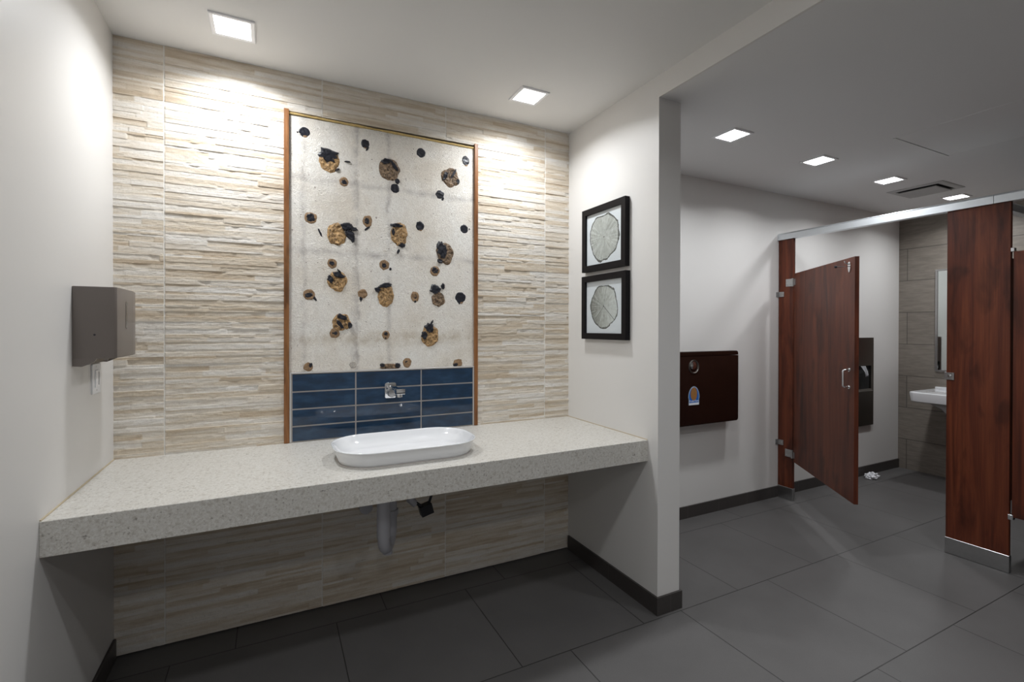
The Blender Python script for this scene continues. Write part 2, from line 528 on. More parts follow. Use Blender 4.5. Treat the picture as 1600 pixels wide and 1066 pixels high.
# ---------------------------------------------------------------- split-face stone tile wall (real relief)
import numpy as np
NX0, NX1, NZ0, NZ1 = .060, 1.074, ZC - .02, 2.516    # opening behind the removed mirror
def relief_wall():
    rs = random.Random(11)
    joints_x = [-.4365, .226, .887, 1.546]
    TH = .33
    zt = [.006]
    z = .27
    while z < H1 - .05:
        zt.append(z); z += TH
    zt.append(H1 - .0005)
    # strip pattern of one tile repeats (same mould), tiles 0.33 high
    def mould(seed):
        r = random.Random(seed); out = []; z = 0
        while z < TH - .02:
            h = r.choice((.010, .012, .015, .019, .024))
            if z + h > TH - .012: h = TH - z
            segs = []; x = 0
            while x < .66:
                L = r.uniform(.12, .60)
                segs.append((x, r.uniform(0, 1), r.random(), r.random()))
                x += L
            out.append((z, min(z + h, TH), segs)); z += h
        out[-1] = (out[-1][0], TH, out[-1][2])
        return out
    moulds = [mould(s) for s in (3, 8, 21)]
    # z samples
    zs = []; strip_of = []
    for ti in range(len(zt) - 1):
        z0, z1 = zt[ti], zt[ti + 1]
        base = z1 - TH if ti == 0 else z0
        for k, (a, b_, segs) in enumerate(moulds[0]):
            a2, b2 = base + a, base + b_
            if b2 <= z0 + .002 or a2 >= z1 - .002: continue
            a2, b2 = max(a2, z0), min(b2, z1)
            n = max(2, int((b2 - a2) / .0042))
            for i in range(n + 1):
                zz = a2 + .0004 + (b2 - a2 - .0008) * i / n
                zs.append(zz); strip_of.append((ti, k))
    xs = []
    x = XL
    edges = [XL] + joints_x + [XR]
    for a, b_ in zip(edges, edges[1:]):
        n = max(2, round((b_ - a) / .0065))
        if a != XL: xs += [a - .0014, a - .0009, a + .0009]
        for i in range(n + 1):
            xx = a + (b_ - a) * i / n
            if i in (0, n) and xx not in (XL, XR): continue
            xs.append(xx)
    # niche borders as exact columns and rows
    for e in (NX0, NX1): xs.append(e)
    for e in (NZ0, NZ1): zs.append(e); strip_of.append(None)
    xs = sorted(set(xs))
    order = sorted(range(len(zs)), key=lambda i: zs[i])
    zs2 = [zs[i] for i in order]; so = [strip_of[i] for i in order]
    for i, s in enumerate(so):
        if s is None: so[i] = so[i - 1]
    nx, nz = len(xs), len(zs2)
    co = np.zeros((nz, nx, 3)); tint = np.zeros((nz, nx, 4)); tint[..., 3] = 1
    colidx = []
    for x in xs:
        j = sum(1 for q in joints_x if x > q)
        jn = any(abs(x - q) <= .0010 for q in joints_x)
        colidx.append((j, jn))
    amp = .0048
    for iz, (z, (ti, k)) in enumerate(zip(zs2, so)):
        topj = abs(z - zt[ti]) < .0016 or abs(z - zt[ti + 1]) < .0016
        for ix, x in enumerate(xs):
            j, jn = colidx[ix]
            md = moulds[(j * 2 + ti * (1 if j % 2 else 2)) % 3]
            kk = k if k < len(md) else len(md) - 1
            # strip boundaries come from mould 0; each mould varies the segments
            x0 = ([XL - .48] + joints_x)[j]
            lx = x - x0
            d, tn = .5, .5
            for (sx, dd, tt, sh) in md[kk][2]:
                if lx >= sx: d, tn = dd, tt
            p = noise.noise(Vector((x * 7, z * 60, 1.3)))
            q = noise.noise(Vector((x * 38, z * 95, 4.1)))
            w = noise.noise(Vector((x * 120, z * 150, 9.0)))
            hgt = amp * d + .0006 * p + .0010 * q + .0006 * w
            # chipped cleft edges
            c = noise.noise(Vector((x * 16, (ti * 13 + kk) * 3.7, 0)))
            if c > .28: hgt -= .004 * (c - .28) / .4
            hgt = max(-.0015, hgt)
            g = 0
            if jn: hgt = 0; g = 1
            if topj and .25 < z < .28 : hgt = 0; g = .8
            co[iz, ix] = (x, YB + .0025 - hgt, z)
            tint[iz, ix, 0] = tn; tint[iz, ix, 1] = g
    faces = []
    for iz in range(nz - 1):
        for ix in range(nx - 1):
            xm = (xs[ix] + xs[ix + 1]) / 2; zm = (zs2[iz] + zs2[iz + 1]) / 2
            if NX0 < xm < NX1 and NZ0 < zm < NZ1: continue
            a = iz * nx + ix
            faces.append((a, a + 1, a + nx + 1, a + nx))
    nv = nx * nz
    # back row gives the slab its thickness round the outline and the opening
    verts = [tuple(v) for v in co.reshape(-1, 3)]
    def strip(idx):
        base = len(verts)
        for i in idx: verts.append((verts[i][0], YB + .0195, verts[i][2]))
        for n in range(len(idx) - 1): faces.append((idx[n], idx[n + 1], base + n + 1, base + n))
    ixa, ixb = xs.index(NX0), xs.index(NX1); iza, izb = zs2.index(NZ0), zs2.index(NZ1)
    strip([iz * nx + ixa for iz in range(iza, izb + 1)]); strip([iz * nx + ixb for iz in range(iza, izb + 1)])
    strip([izb * nx + ix for ix in range(ixa, ixb + 1)]); strip([iza * nx + ix for ix in range(ixa, ixb + 1)])
    strip([ix for ix in range(nx)])
    me = bpy.data.meshes.new('wall_back')
    me.from_pydata(verts, [], faces)
    at_ = me.color_attributes.new('tint', 'FLOAT_COLOR', 'POINT')
    buf = np.ones((len(verts), 4)); buf[:nv] = tint.reshape(-1, 4); buf[nv:, :2] = 0
    at_.data.foreach_set('color', buf.astype(np.float32).ravel())
    me.materials.append(RELIEF)
    o = bpy.data.objects.new('wall_back', me)
    C.objects.link(o)
    struct(o)
relief_wall()

# ---------------------------------------------------------------- downlights
def downlight(power, cx, cy, z, label, group=None):
    t = thing('ceiling_downlight', (cx, cy, z), label, 'ceiling light', group)
    s, l = .083, .066
    bm = bmesh.new()
    # square trim: sloped collar from the ceiling to the lens
    prof = [(s, z), (s, z - .006), (s - .004, z - .008), (l, z - .006), (l, z - .001)]
    rings = [[bm.verts.new((cx + sx * a, cy + sy * a, zz)) for sx, sy in ((-1, -1), (1, -1), (1, 1), (-1, 1))] for a, zz in prof]
    skin(bm, rings, cap=False)
    obj('trim_frame', bm, LAMPF, t)
    bm = B((cx - l, cx + l, cy - l, cy + l, z - .005, z - .001))
    obj('lens', bm, LENS, t)
    ld = bpy.data.lights.new('downlight_beam', 'AREA')
    ld.shape = 'SQUARE'; ld.size = .125; ld.energy = power * LAMP; ld.spread = SPREAD; ld.color = (.95, .975, 1.0)
    lo = bpy.data.objects.new('downlight_beam', ld)
    C.objects.link(lo); lo.parent = t; lo.location = (0, 0, -.0065)
    return t
G = 'square ceiling downlights'
downlight(.95, -.148, 2.335, H1, 'square white downlight in the ceiling nearest the left wall above the counter', G)
downlight(.86, 1.250, 2.295, H1, 'square downlight above the right end of the counter left of the header', G)
downlight(.78, 2.455, 1.970, H2, 'square downlight in the lower ceiling nearest the partition wall', G)
downlight(.78, 3.355, 2.000, H2, 'second square downlight from the partition wall in the lower ceiling', G)
downlight(.78, 4.285, 2.020, H2, 'square downlight beside the ceiling vent, third from the partition wall', G)
downlight(.78, 5.350, 2.010, H2, 'square downlight just above the metal headrail beyond the ceiling vent', G)

# ---------------------------------------------------------------- countertop
bm = bmesh.new()
prof = [(YB + .015, ZC), (YF, ZC), (YF, ZB), (YF + .03, ZB), (YF + .03, ZC - .032), (YB + .015, ZC - .032)]
prism(bm, [(XL, y, z) for y, z in prof], (XR - XL, 0, 0))
ct = obj('countertop', bm, QUARTZ, loc=(0.55, YF, ZB), bevel=.0015, seg=1)
tag(ct, 'long speckled grey stone vanity countertop with thick front edge spanning the tiled niche', 'countertop')
bm = bmesh.new()
tube(bm, [(XL + .001, YF + .004, ZC + .001), (XL + .001, YB - .002, ZC + .001)], .0035, 8)
obj('caulk_bead', bm, CAULK, ct)
bm = bmesh.new()
tube(bm, [(XR - .001, YF + .004, ZC + .001), (XR - .001, YB - .002, ZC + .001)], .003, 8)
obj('caulk_bead', bm, CAULK, ct)

# ---------------------------------------------------------------- vessel sink
def sink():
    cx, cy, hx, hy = .545, 2.178, .318, .198
    t = thing('vessel_sink', (cx, cy, ZC), 'white oblong porcelain basin sitting on the speckled countertop', 'sink')
    def R_(dx, r, z, bm):
        return [bm.verts.new((x, y, z)) for x, y in rrect(cx, cy, hx - dx, hy - dx, r, 12)]
    bm = bmesh.new()
    rings = []
    zr = ZC + .066
    for dx, r, z in ((.10, .07, ZC + .001), (.030, .135, ZC + .001), (.024, .14, ZC + .004), (.021, .142, ZC + .012), (.014, .148, ZC + .035), (.004, .157, ZC + .060),
                     (.0, .16, zr - .003), (.0005, .16, zr - .0008), (.003, .158, zr), (.006, .156, zr - .0012), (.010, .153, zr - .006),
                     (.018, .148, zr - .020), (.034, .138, zr - .038), (.055, .12, zr - .050), (.09, .09, zr - .056), (.16, .03, zr - .058)):
        rings.append(R_(dx, r, z, bm))
    skin(bm, rings)
    obj('basin', bm, PORC, t, smooth='all')
    bm = bmesh.new()
    lathe(bm, (cx, cy, zr - .0575), (0, 0, 1), [(0, .022), (.002, .022), (.003, .018), (.003, .001)], 24)
    obj('drain', bm, CHROME, t, smooth=True)
    # stone-coloured sealing ring under the basin
    bm = bmesh.new()
    skin(bm, [R_(-.001 + .022, .142, ZC + .0001, bm), R_(.023, .14, ZC + .003, bm)])
    obj('sealant_ring', bm, GROUT, t)
sink()

# ---------------------------------------------------------------- opening behind the mirror: bare board, foam, wood trims
bd = obj('exposed_wallboard', B((NX0 + .005, NX1 - .005, YB + .004, YB + .0185, 1.216, 2.498)), BOARD, loc=(.57, YB, 1.211))
tag(bd, 'bare scuffed wallboard panel covered in torn adhesive spots above the blue tiles', 'wallboard')
YD = YB + .004
def blob(bm, cx, cz, rx, rz, ang, y, rough=.14, depth=.004, seg=26, rr=5, seed=0, lift=.001, freq=1.7):
    ca, sa = math.cos(ang), math.sin(ang)
    rings = []
    for j in range(rr + 1):
        f = 1 - j / rr
        vs_ = []
        for i in range(seg):
            t = 2 * PI * i / seg
            k = 1 + rough * noise.noise(Vector((math.cos(t) * freq + seed * 7.1, math.sin(t) * freq, seed))) * 1.6 + rough * .5 * noise.noise(Vector((math.cos(t) * 5 + seed, math.sin(t) * 5, seed * 2.0)))
            u, v = rx * k * f * math.cos(t), rz * k * f * math.sin(t)
            px, pz = cx + u * ca - v * sa, cz + u * sa + v * ca
            h = 0 if j == 0 else lift + depth * (.5 + noise.noise(Vector((px * 70, pz * 70, seed * 1.3))))
            vs_.append(bm.verts.new((px, y - h, max(pz, 1.2165 + (1 - f) * .0004))))
        if j == rr:
            c = bm.verts.new(sum((v.co for v in vs_), Vector()) / seg)
            for v in vs_: bm.verts.remove(v)
            last = rings[-1]
            for i in range(seg): bm.faces.new((last[i], last[(i + 1) % seg], c))
        else:
            if rings:
                a = rings[-1]
                for i in range(seg): bm.faces.new((a[i], a[(i + 1) % seg], vs_[(i + 1) % seg], vs_[i]))
            rings.append(vs_)
TEARS=[
 ((0.1444, 2.4257, 0.0254, 0.0239, 0),'k',[(0.1126, 2.4191, 0.004, 0.0043, 0)]),
 ((0.2616, 2.2993, 0.0516, 0.0578, 0),'b',[(0.2595, 2.3234, 0.0516, 0.037, -10), (0.3501, 2.308, 0.0158, 0.0038, 0), (0.3002, 2.2584, 0.0141, 0.0052, 30)]),
 ((0.4414, 2.4179, 0.0223, 0.0229, 0),'k',[(0.4525, 2.3945, 0.0052, 0.0153, -25)]),
 ((0.7448, 2.4183, 0.0256, 0.0266, 0),'k',[]),
 ((1.0116, 2.4177, 0.0225, 0.0278, 0),'k',[]),
 ((0.5682, 2.2992, 0.056, 0.061, 0),'d',[(0.5511, 2.3411, 0.0278, 0.0171, 20), (0.5939, 2.3243, 0.011, 0.0393, 40), (0.612, 2.242, 0.0142, 0.0142, 0)]),
 ((0.3336, 2.2003, 0.0229, 0.0248, 0),'r',[(0.3357, 2.1984, 0.0158, 0.015, 0)]),
 ((0.6002, 2.201, 0.0236, 0.0252, 0),'k',[]),
 ((0.917, 2.305, 0.0541, 0.0563, 0),'d',[(0.8858, 2.3113, 0.0138, 0.0297, -20), (0.9336, 2.3265, 0.0088, 0.0374, -30), (0.9627, 2.289, 0.0106, 0.0167, 0)]),
 ((0.8541, 2.2001, 0.024, 0.0246, 0),'k',[(0.8713, 2.1775, 0.0069, 0.0115, -30)]),
 ((0.1738, 1.996, 0.0297, 0.0306, 0),'r',[(0.1725, 1.9973, 0.0236, 0.0233, 0), (0.218, 1.9248, 0.0048, 0.0235, 25)]),
 ((0.2966, 1.9245, 0.0495, 0.056, 0),'g',[(0.3465, 1.9666, 0.0324, 0.0211, 10), (0.3827, 1.9587, 0.0219, 0.0106, 0), (0.3645, 1.9268, 0.0217, 0.0302, 40), (0.379, 1.9015, 0.0102, 0.0136, 0)]),
 ((0.4526, 2.0075, 0.0246, 0.0307, 0),'r',[(0.4497, 2.0095, 0.0134, 0.0184, 0), (0.4527, 1.9691, 0.006, 0.0184, -50)]),
 ((0.6233, 1.9497, 0.046, 0.0632, 0),'g',[(0.6098, 1.9998, 0.0347, 0.0126, 0), (0.6376, 1.8939, 0.0175, 0.0127, 0), (0.6178, 1.8584, 0.0071, 0.0142, -20), (0.5902, 1.9625, 0.0094, 0.0236, 0)]),
 ((0.7386, 2.0107, 0.0239, 0.0258, 0),'k',[]),
 ((1.0023, 2.017, 0.0242, 0.0252, 0),'k',[(1.0339, 2.0199, 0.0045, 0.0042, 0)]),
 ((0.8846, 1.8662, 0.0502, 0.0619, 0),'d',[(0.8673, 1.8814, 0.0327, 0.051, 10), (0.8563, 1.8206, 0.0171, 0.0132, 0)]),
 ((0.2755, 1.7707, 0.0239, 0.0268, 0),'r',[(0.2741, 1.7721, 0.0154, 0.0119, 0)]),
 ((0.5422, 1.7794, 0.0262, 0.0281, 0),'r',[(0.5406, 1.7769, 0.0139, 0.014, 0), (0.5747, 1.7594, 0.007, 0.0078, 0)]),
 ((0.8248, 1.7613, 0.028, 0.0294, 0),'r',[(0.8248, 1.767, 0.0229, 0.0196, 0)]),
 ((0.3016, 1.6803, 0.046, 0.0508, 0),'g',[(0.3073, 1.7128, 0.0341, 0.015, -15), (0.2685, 1.6885, 0.0154, 0.0223, 20), (0.3108, 1.7332, 0.0142, 0.0045, -50)]),
 ((0.1656, 1.6063, 0.0283, 0.0277, 0),'r',[(0.1636, 1.6048, 0.0189, 0.0146, 0), (0.1906, 1.5896, 0.0061, 0.0176, 35)]),
 ((0.4282, 1.6195, 0.0252, 0.0245, 0),'r',[(0.4201, 1.594, 0.0081, 0.0153, 0)]),
 ((0.55, 1.6174, 0.0449, 0.0625, 0),'g',[(0.5476, 1.6681, 0.0355, 0.0141, 10), (0.507, 1.6431, 0.0152, 0.014, -20)]),
 ((0.7103, 1.6129, 0.0237, 0.0289, 0),'r',[(0.7103, 1.6145, 0.0114, 0.0161, 0), (0.7119, 1.5865, 0.0065, 0.0072, 0)]),
 ((0.8463, 1.6007, 0.0393, 0.0427, 0),'d',[(0.8283, 1.6575, 0.0323, 0.0278, -30), (0.8736, 1.6774, 0.0112, 0.0165, 0)]),
 ((0.9788, 1.6162, 0.0321, 0.0319, 0),'k',[(0.9726, 1.5875, 0.0062, 0.0117, 0)]),
 ((0.3215, 1.4658, 0.0464, 0.0436, 0),'g',[(0.325, 1.4936, 0.03, 0.015, -20), (0.3144, 1.456, 0.0114, 0.033, 35), (0.3631, 1.4524, 0.013, 0.0166, 0)]),
 ((0.2875, 1.411, 0.0254, 0.0246, 0),'r',[(0.2875, 1.411, 0.0155, 0.0119, 0)]),
 ((0.5501, 1.4008, 0.0209, 0.0235, 0),'r',[(0.5501, 1.4078, 0.0124, 0.0109, 0), (0.5501, 1.3828, 0.0062, 0.0063, 0)]),
 ((0.7974, 1.3988, 0.0505, 0.062, 0),'g',[(0.7931, 1.4379, 0.0302, 0.0277, 0), (0.764, 1.3973, 0.0183, 0.0276, 0), (0.8057, 1.4665, 0.0051, 0.0196, -30)]),
 ((0.1621, 1.2399, 0.0222, 0.0219, 0),'r',[(0.1723, 1.2468, 0.0095, 0.0132, 0)]),
 ((0.3791, 1.2437, 0.0182, 0.0182, 0),'p',[]),
 ((0.575, 1.227, 0.0531, 0.0173, 0),'d',[(0.6142, 1.232, 0.0158, 0.0142, 0), (0.5324, 1.2363, 0.0138, 0.0109, 0)]),
 ((0.666, 1.2462, 0.0242, 0.0263, 0),'r',[(0.6636, 1.2479, 0.0097, 0.0112, 0)]),
 ((0.9642, 1.2328, 0.0293, 0.0252, 0),'r',[(0.95, 1.2249, 0.0159, 0.0117, 0)]),
]

for i, (b0, kind, blacks) in enumerate(TEARS):
    cx, cz, rx, rz, a = b0
    bm = bmesh.new()
    big = rx > .035
    blob(bm, cx, cz, rx, rz, 0, YD, .10 if not big else .13, .006 if big else .0015, 30, 6, i + 1)
    mt = {'k': MASTIC, 'b': TORN_GOLD, 'g': TORN_GOLD, 'd': TORN_BROWN, 'r': TORN_RING, 'p': TORN_PALE}[kind]
    nm = 'mastic_spot' if kind == 'k' else ('torn_paper_spot' if big else 'adhesive_spot')
    par = obj(nm, bm, mt, bd)
    if kind == 'k' and i % 2 == 0:
        bm = bmesh.new()
        blob(bm, cx + rx * .1, cz - rz * .9, rx * .45, rz * .25, 0, YD, .2, .001, 14, 3, i + 70)
        obj('stain', bm, TORN_RING, par)
    for n, (bx_, bz, brx, brz, ang) in enumerate(blacks):
        bm = bmesh.new()
        blob(bm, bx_, bz, brx, brz, math.radians(ang), YD, .22, .003 if brx > .012 else .001, 24, 4, i * 5 + n + 31, lift=.0065 if big else .0015, freq=2.2)
        obj('mastic_smear', bm, MASTIC, par)
# yellow foam bead along the top
bm = bmesh.new()
rs = random.Random(5)
n = 60
top = []
for i in range(n + 1):
    x = .074 + (1.060 - .074) * i / n
    top.append((Vector((x, YB + .004 - rs.uniform(0, .003), 2.507 - .008 * i / n)), .006 + .0025 * noise.noise(Vector((x * 9, 0, 3)))))
tube(bm, [p for p, r in top], [r for p, r in top], 8)
fo = obj('adhesive_bead', bm, FOAM, loc=(.57, YB, 2.50), smooth=True)
tag(fo, 'thin yellow adhesive bead along the top edge of the bare wallboard', 'adhesive strip')
for x0, x1, lab in ((.050, .0735, 'narrow brown wooden trim strip standing left of the bare wallboard and blue tiles'),
                    (1.0625, 1.084, 'narrow brown wooden trim strip standing right of the bare wallboard and blue tiles')):
    o = obj('wood_trim_strip', B((x0, x1, YB - .012, YB + .003, ZC + .001, 2.522)), OAK, loc=((x0 + x1) / 2, YB - .012, ZC), bevel=.002)
    tag(o, lab, 'trim strip')

# ---------------------------------------------------------------- blue tile backsplash
t = thing('tile_backsplash', (.57, YB, ZC), 'glossy dark blue tile backsplash with pale grout behind the basin', 'backsplash')
TX0, TX1, TZ0, TZ1 = .0745, 1.0615, ZC + .001, 1.2150
obj('grout_bed', B((TX0, TX1, YB - .003, YB + .018, TZ0, TZ1)), GROUT, t)
bm = bmesh.new()
cols = [(.0885, .3885), (.3955, .7405), (.7475, 1.052)]
rows = [(ZC + .006, .9405), (.9475, 1.0265), (1.0335, 1.1135), (1.1205, 1.2045)]
for a, b_ in cols:
    for c, d in rows: bx(bm, a, b_, YB - .0065, YB, c, d)
obj('glazed_tiles', bm, BLUE, t, bevel=.0015)
obj('edge_trim', B((TX0, TX0 + .0085, YB - .0085, YB, TZ0, TZ1), (TX1 - .0065, TX1, YB - .0085, YB, TZ0, TZ1), (TX0 + .0085, TX1 - .0065, YB - .0085, YB, TZ1 - .007, TZ1)), TRIMW, t, bevel=.001, seg=1)

# ---------------------------------------------------------------- wall faucet
FX = .572
t = thing('wall_faucet', (FX, YB, 1.10), 'small chrome wall-mounted faucet on the blue tiles above the basin', 'faucet')
bm = bmesh.new()
plate(bm, rrect(FX, 1.100, .030, .042, .010, 5), lambda x, z: (x, YB - .0065, z), (0, -.006, 0))
obj('escutcheon', bm, CHROME, t, smooth=True, bevel=.001)
bm = bmesh.new()
lathe(bm, (FX + .002, YB - .0125, 1.088), (0, -1, 0), [(0, .022), (.03, .022), (.034, .020), (.036, .001)], 28)
obj('handle', bm, STEEL, t, smooth=True)
bm = bmesh.new()
yy = YB - .0125
prism(bm, [(FX - .014, yy, 1.118), (FX + .014, yy, 1.118), (FX + .014, yy, 1.132), (FX - .014, yy, 1.132)], (0, -.19, -.004))
bx(bm, FX - .022, FX + .022, yy - .235, yy - .180, 1.106, 1.132)
obj('spout', bm, CHROME, t, smooth=True, bevel=.003)
bm = bmesh.new()
lathe(bm, (FX, yy - .208, 1.107), (0, 0, -1), [(0, .014), (.016, .014), (.018, .011), (.018, .001)], 20)
obj('aerator', bm, CHROME, t, smooth=True)

# ---------------------------------------------------------------- pipes under the counter
t = thing('drain_pipe', (.445, 2.2, .45), 'white plastic sink drain trap hanging under the counter', 'pipe')
bm = bmesh.new()
tube(bm, [(.445, 2.17, ZC - .034), (.445, 2.17, .50)], .030, 20)
obj('tailpiece', bm, PVC, t, smooth=True)
bm = bmesh.new()
pts = [Vector((.445, 2.17, .52))] + arc((.476, 2.235, .50), Vector((-.43, -.90, 0)).normalized(), (0, 0, -1), .072, 0, PI, 14) + [Vector((.507, 2.30, .56)), Vector((.507, 2.30, .60))] \
    + arc((.507, 2.34, .60), (0, -1, 0), (0, 0, 1), .04, 0, PI / 2, 6) + [Vector((.507, YB + .019, .64))]
tube(bm, pts, .027, 18)
obj('trap_bend', bm, PVC, t, smooth=True)
bm = bmesh.new()
lathe(bm, (.507, 2.30, .545), (0, 0, 1), [(0, .031), (.002, .034), (.026, .034), (.028, .031)], 10)
obj('slip_nut', bm, PVC, t, smooth=True)
bm = bmesh.new()
lathe(bm, (.476, 2.235, .412), (0, 0, -1), [(0, .022), (.018, .022), (.020, .018), (.020, .001)], 18)
obj('cleanout_plug', bm, PVC, t, smooth=True)
t = thing('wall_pipe_stub', (.40, YB, .62), 'short white pipe stub on the wall left of the drain trap under the counter', 'pipe')
bm = bmesh.new()
lathe(bm, (.412, YB + .019, .552), (0, -1, 0), [(0, .028), (.20, .028), (.202, .031), (.225, .031), (.228, .026), (.228, .001)], 18)
obj('stub', bm, PVC, t, smooth=True)
bm = bmesh.new()
lathe(bm, (.412, YB - .12, .552), (0, -1, 0), [(0, .029), (.002, .0315), (.012, .0315), (.014, .029)], 18)
obj('collar', bm, PVC, t, smooth=True)
t = thing('supply_valve_box', (.68, 2.40, ZB), 'small black valve box with hose hanging under the counter right of the drain trap', 'valve')
bm = bmesh.new()
bx(bm, -.032, .032, -.024, .024, -.026, .026)
bmesh.ops.rotate(bm, verts=bm.verts, cent=(0, 0, 0), matrix=Matrix.Rotation(-.26, 3, 'Y'))
bmesh.ops.translate(bm, verts=bm.verts, vec=(.695, 2.36, .520))
obj('valve_box', bm, BLACKP, t, bevel=.004)
bm = bmesh.new()
tube(bm, [(.640, 2.37, .560), (.658, 2.365, .548), (.675, 2.36, .535)], .008, 10)
tube(bm, [(.712, 2.365, .545), (.730, 2.37, .59), (.728, 2.38, .64), (.722, 2.39, .70), (.70, 2.40, .8315)], .007, 10)
obj('hose', bm, BLACKP, t, smooth=True)
bm = bmesh.new()
tube(bm, [(.646, 2.372, .545), (.622, 2.38, .572), (.615, 2.385, .66), (.615, 2.39, .8315)], [.016, .022, .022, .018], 14)
obj('supply_tube', bm, PVC, t, smooth=True)

# ---------------------------------------------------------------- paper towel dispenser and switch on the left wall
t = thing('paper_towel_dispenser', (XL, 2.29, 1.30), 'grey-brown paper towel dispenser mounted on the left wall', 'dispenser')
x0 = XL
bm = bmesh.new()
def zb(x): return 1.302
prof = [(x0, 2.147), (-.500, 2.147), (-.494, 2.152), (-.492, 2.22), (-.492, 2.36), (-.500, 2.430), (-.506, 2.437), (x0, 2.437)]
prism(bm, [(x, y, 1.330) for x, y in prof], (0, 0, .252))
obj('body', bm, DISP, t, bevel=.003, smooth=True)
bm = bmesh.new()
# lower skirt: low at the wall, notched towards the front
for ya, yb_ in ((2.148, 2.156), (2.428, 2.436)):
    prism(bm, [(x0, ya, 1.332), (x0, ya, 1.304), (x0 + .022, ya, 1.302), (x0 + .026, ya, 1.302), (x0 + .058, ya, 1.316), (x0 + .066, ya, 1.330), (x0 + .066, ya, 1.332)], (0, yb_ - ya, 0))
bx(bm, x0, x0 + .022, 2.156, 2.428, 1.304, 1.332)
obj('lower_skirt', bm, DISP, t)
obj('towel_gate', B((x0 + .045, x0 + .06, 2.156, 2.428, 1.317, 1.3315)), DISPW, t)
bm = bmesh.new()
plate(bm, rrect(2.262, 1.485, .010, .052, .0095, 6), lambda y, z: (-.4925, y, z), (.0015, 0, 0))
obj('level_window', bm, DISPW, t)
bm = bmesh.new()
lathe(bm, (-.556, 2.1475, 1.413), (0, -1, 0), [(0, .0035), (.0012, .0035), (.0012, .0005)], 12)
obj('key_hole', bm, BLACKP, t)
bm = B((-.53, -.52, 2.148, 2.156, 1.322, 1.331))
obj('tab', bm, DISP, t)

t = thing('light_switch', (XL, 2.38, 1.24), 'white rocker light switch plate on the left wall below the dispenser', 'light switch')
bm = bmesh.new()
plate(bm, rrect(2.385, 1.2405, .048, .058, .004, 4), lambda y, z: (XL, y, z), (.006, 0, 0))
obj('wall_plate', bm, WHITEP, t, bevel=.0015)
obj('rocker', B((XL + .006, XL + .0095, 2.362, 2.400, 1.207, 1.274)), LAMPF, t, bevel=.0015)
obj('rocker_slot', B((XL + .0095, XL + .0102, 2.394, 2.398, 1.215, 1.266)), DISPW, t)
for z in (1.196, 1.285):
    bm = bmesh.new()
    lathe(bm, (XL + .006, 2.381, z), (1, 0, 0), [(0, .003), (.001, .003), (.001, .0003)], 10)
    obj('screw', bm, CHROME, t)

# ---------------------------------------------------------------- framed prints
def picture(z0, z1, label, pm, y0=2.030, y1=2.432):
    t = thing('framed_print', (XR, (y0 + y1) / 2, z0), label, 'picture', 'tree-ring prints on the partition wall')
    xf = XR - .032
    w = .036
    bm = bmesh.new()
    def rg(x, d): return [bm.verts.new((x, y, z)) for y, z in ((y0 + d, z0 + d), (y1 - d, z0 + d), (y1 - d, z1 - d), (y0 + d, z1 - d))]
    skin(bm, [rg(XR - .001, .012), rg(XR - .001, 0), rg(xf, 0), rg(xf, w), rg(xf + .012, w), rg(XR - .001, w)][1:], cap=False)
    obj('frame', bm, FRAMEB, t, bevel=.001, seg=1)
    obj('print', B((xf + .014, XR - .002, y0 + w - .004, y1 - w + .004, z0 + w - .004, z1 - w + .004)), pm, t)
    obj('glass', B((xf + .0095, xf + .0115, y0 + w - .0002, y1 - w + .0002, z0 + w - .0002, z1 - w + .0002)), PANE, t)
picture(1.777, 2.153, 'upper black framed print of a pale tree trunk cross section', print_mat('pale_ring_print', 2.232, 1.966, .133, .0, []))
picture(1.374, 1.752, 'lower black framed print of a dark cracked tree trunk cross section', print_mat('cracked_ring_print', 2.232, 1.566, .128, .16, [(-2.45, .0018), (-.75, .0012), (1.8, .0010)]), 2.024, 2.434)

# ---------------------------------------------------------------- baby changing station
BX0, BX1, BYF = 2.36, 3.246, 2.540
t = thing('baby_changing_station', (2.8, YR, .73), 'folded dark brown changing station on the rear wall beside the partition end', 'changing station')
bm = bmesh.new()
plate(bm, rrect((BX0 + BX1) / 2, .995, (BX1 - BX0) / 2 - .004, .262, .022, 6), lambda x, z: (x, YR, z), (0, -.05, 0))
obj('wall_housing', bm, BROWNP, t, smooth=True, bevel=.003)
bm = bmesh.new()
plate(bm, [(BX1, 1.2325), (BX0, 1.2325)] + [p for p in rrect((BX0 + BX1) / 2, .978, (BX1 - BX0) / 2, .254, .022, 6) if p[1] < .9], lambda x, z: (x, YR - .052, z), (0, -.055, 0))
obj('folding_bed', bm, BROWNP, t, smooth=True, bevel=.005)
bm = bmesh.new()
plate(bm, [p for p in rrect((BX0 + BX1) / 2, 1.2400, (BX1 - BX0) / 2, .027, .020, 5) if p[1] > 1.24] + [(BX0, 1.2345), (BX1, 1.2345)], lambda x, z: (x, YR - .050, z), (0, -.055, 0))
obj('top_rail', bm, BROWNP, t, smooth=True, bevel=.003)
bm = bmesh.new()
lathe(bm, (2.764, BYF + .001, 1.157), (0, -1, 0), [(0, .052), (.005, .051), (.007, .047), (.0035, .043), (.001, .036), (-.0005, .001)], 32)
hd = obj('handle_cup', bm, STEELD, t, smooth=True)
bm = bmesh.new()
lathe(bm, (2.756, BYF - .002, 1.166), (0, -1, 0), [(0, .030), (.006, .028), (.010, .020), (.012, .001)], 24)
obj('latch_knob', bm, CHROME, hd, smooth=True)
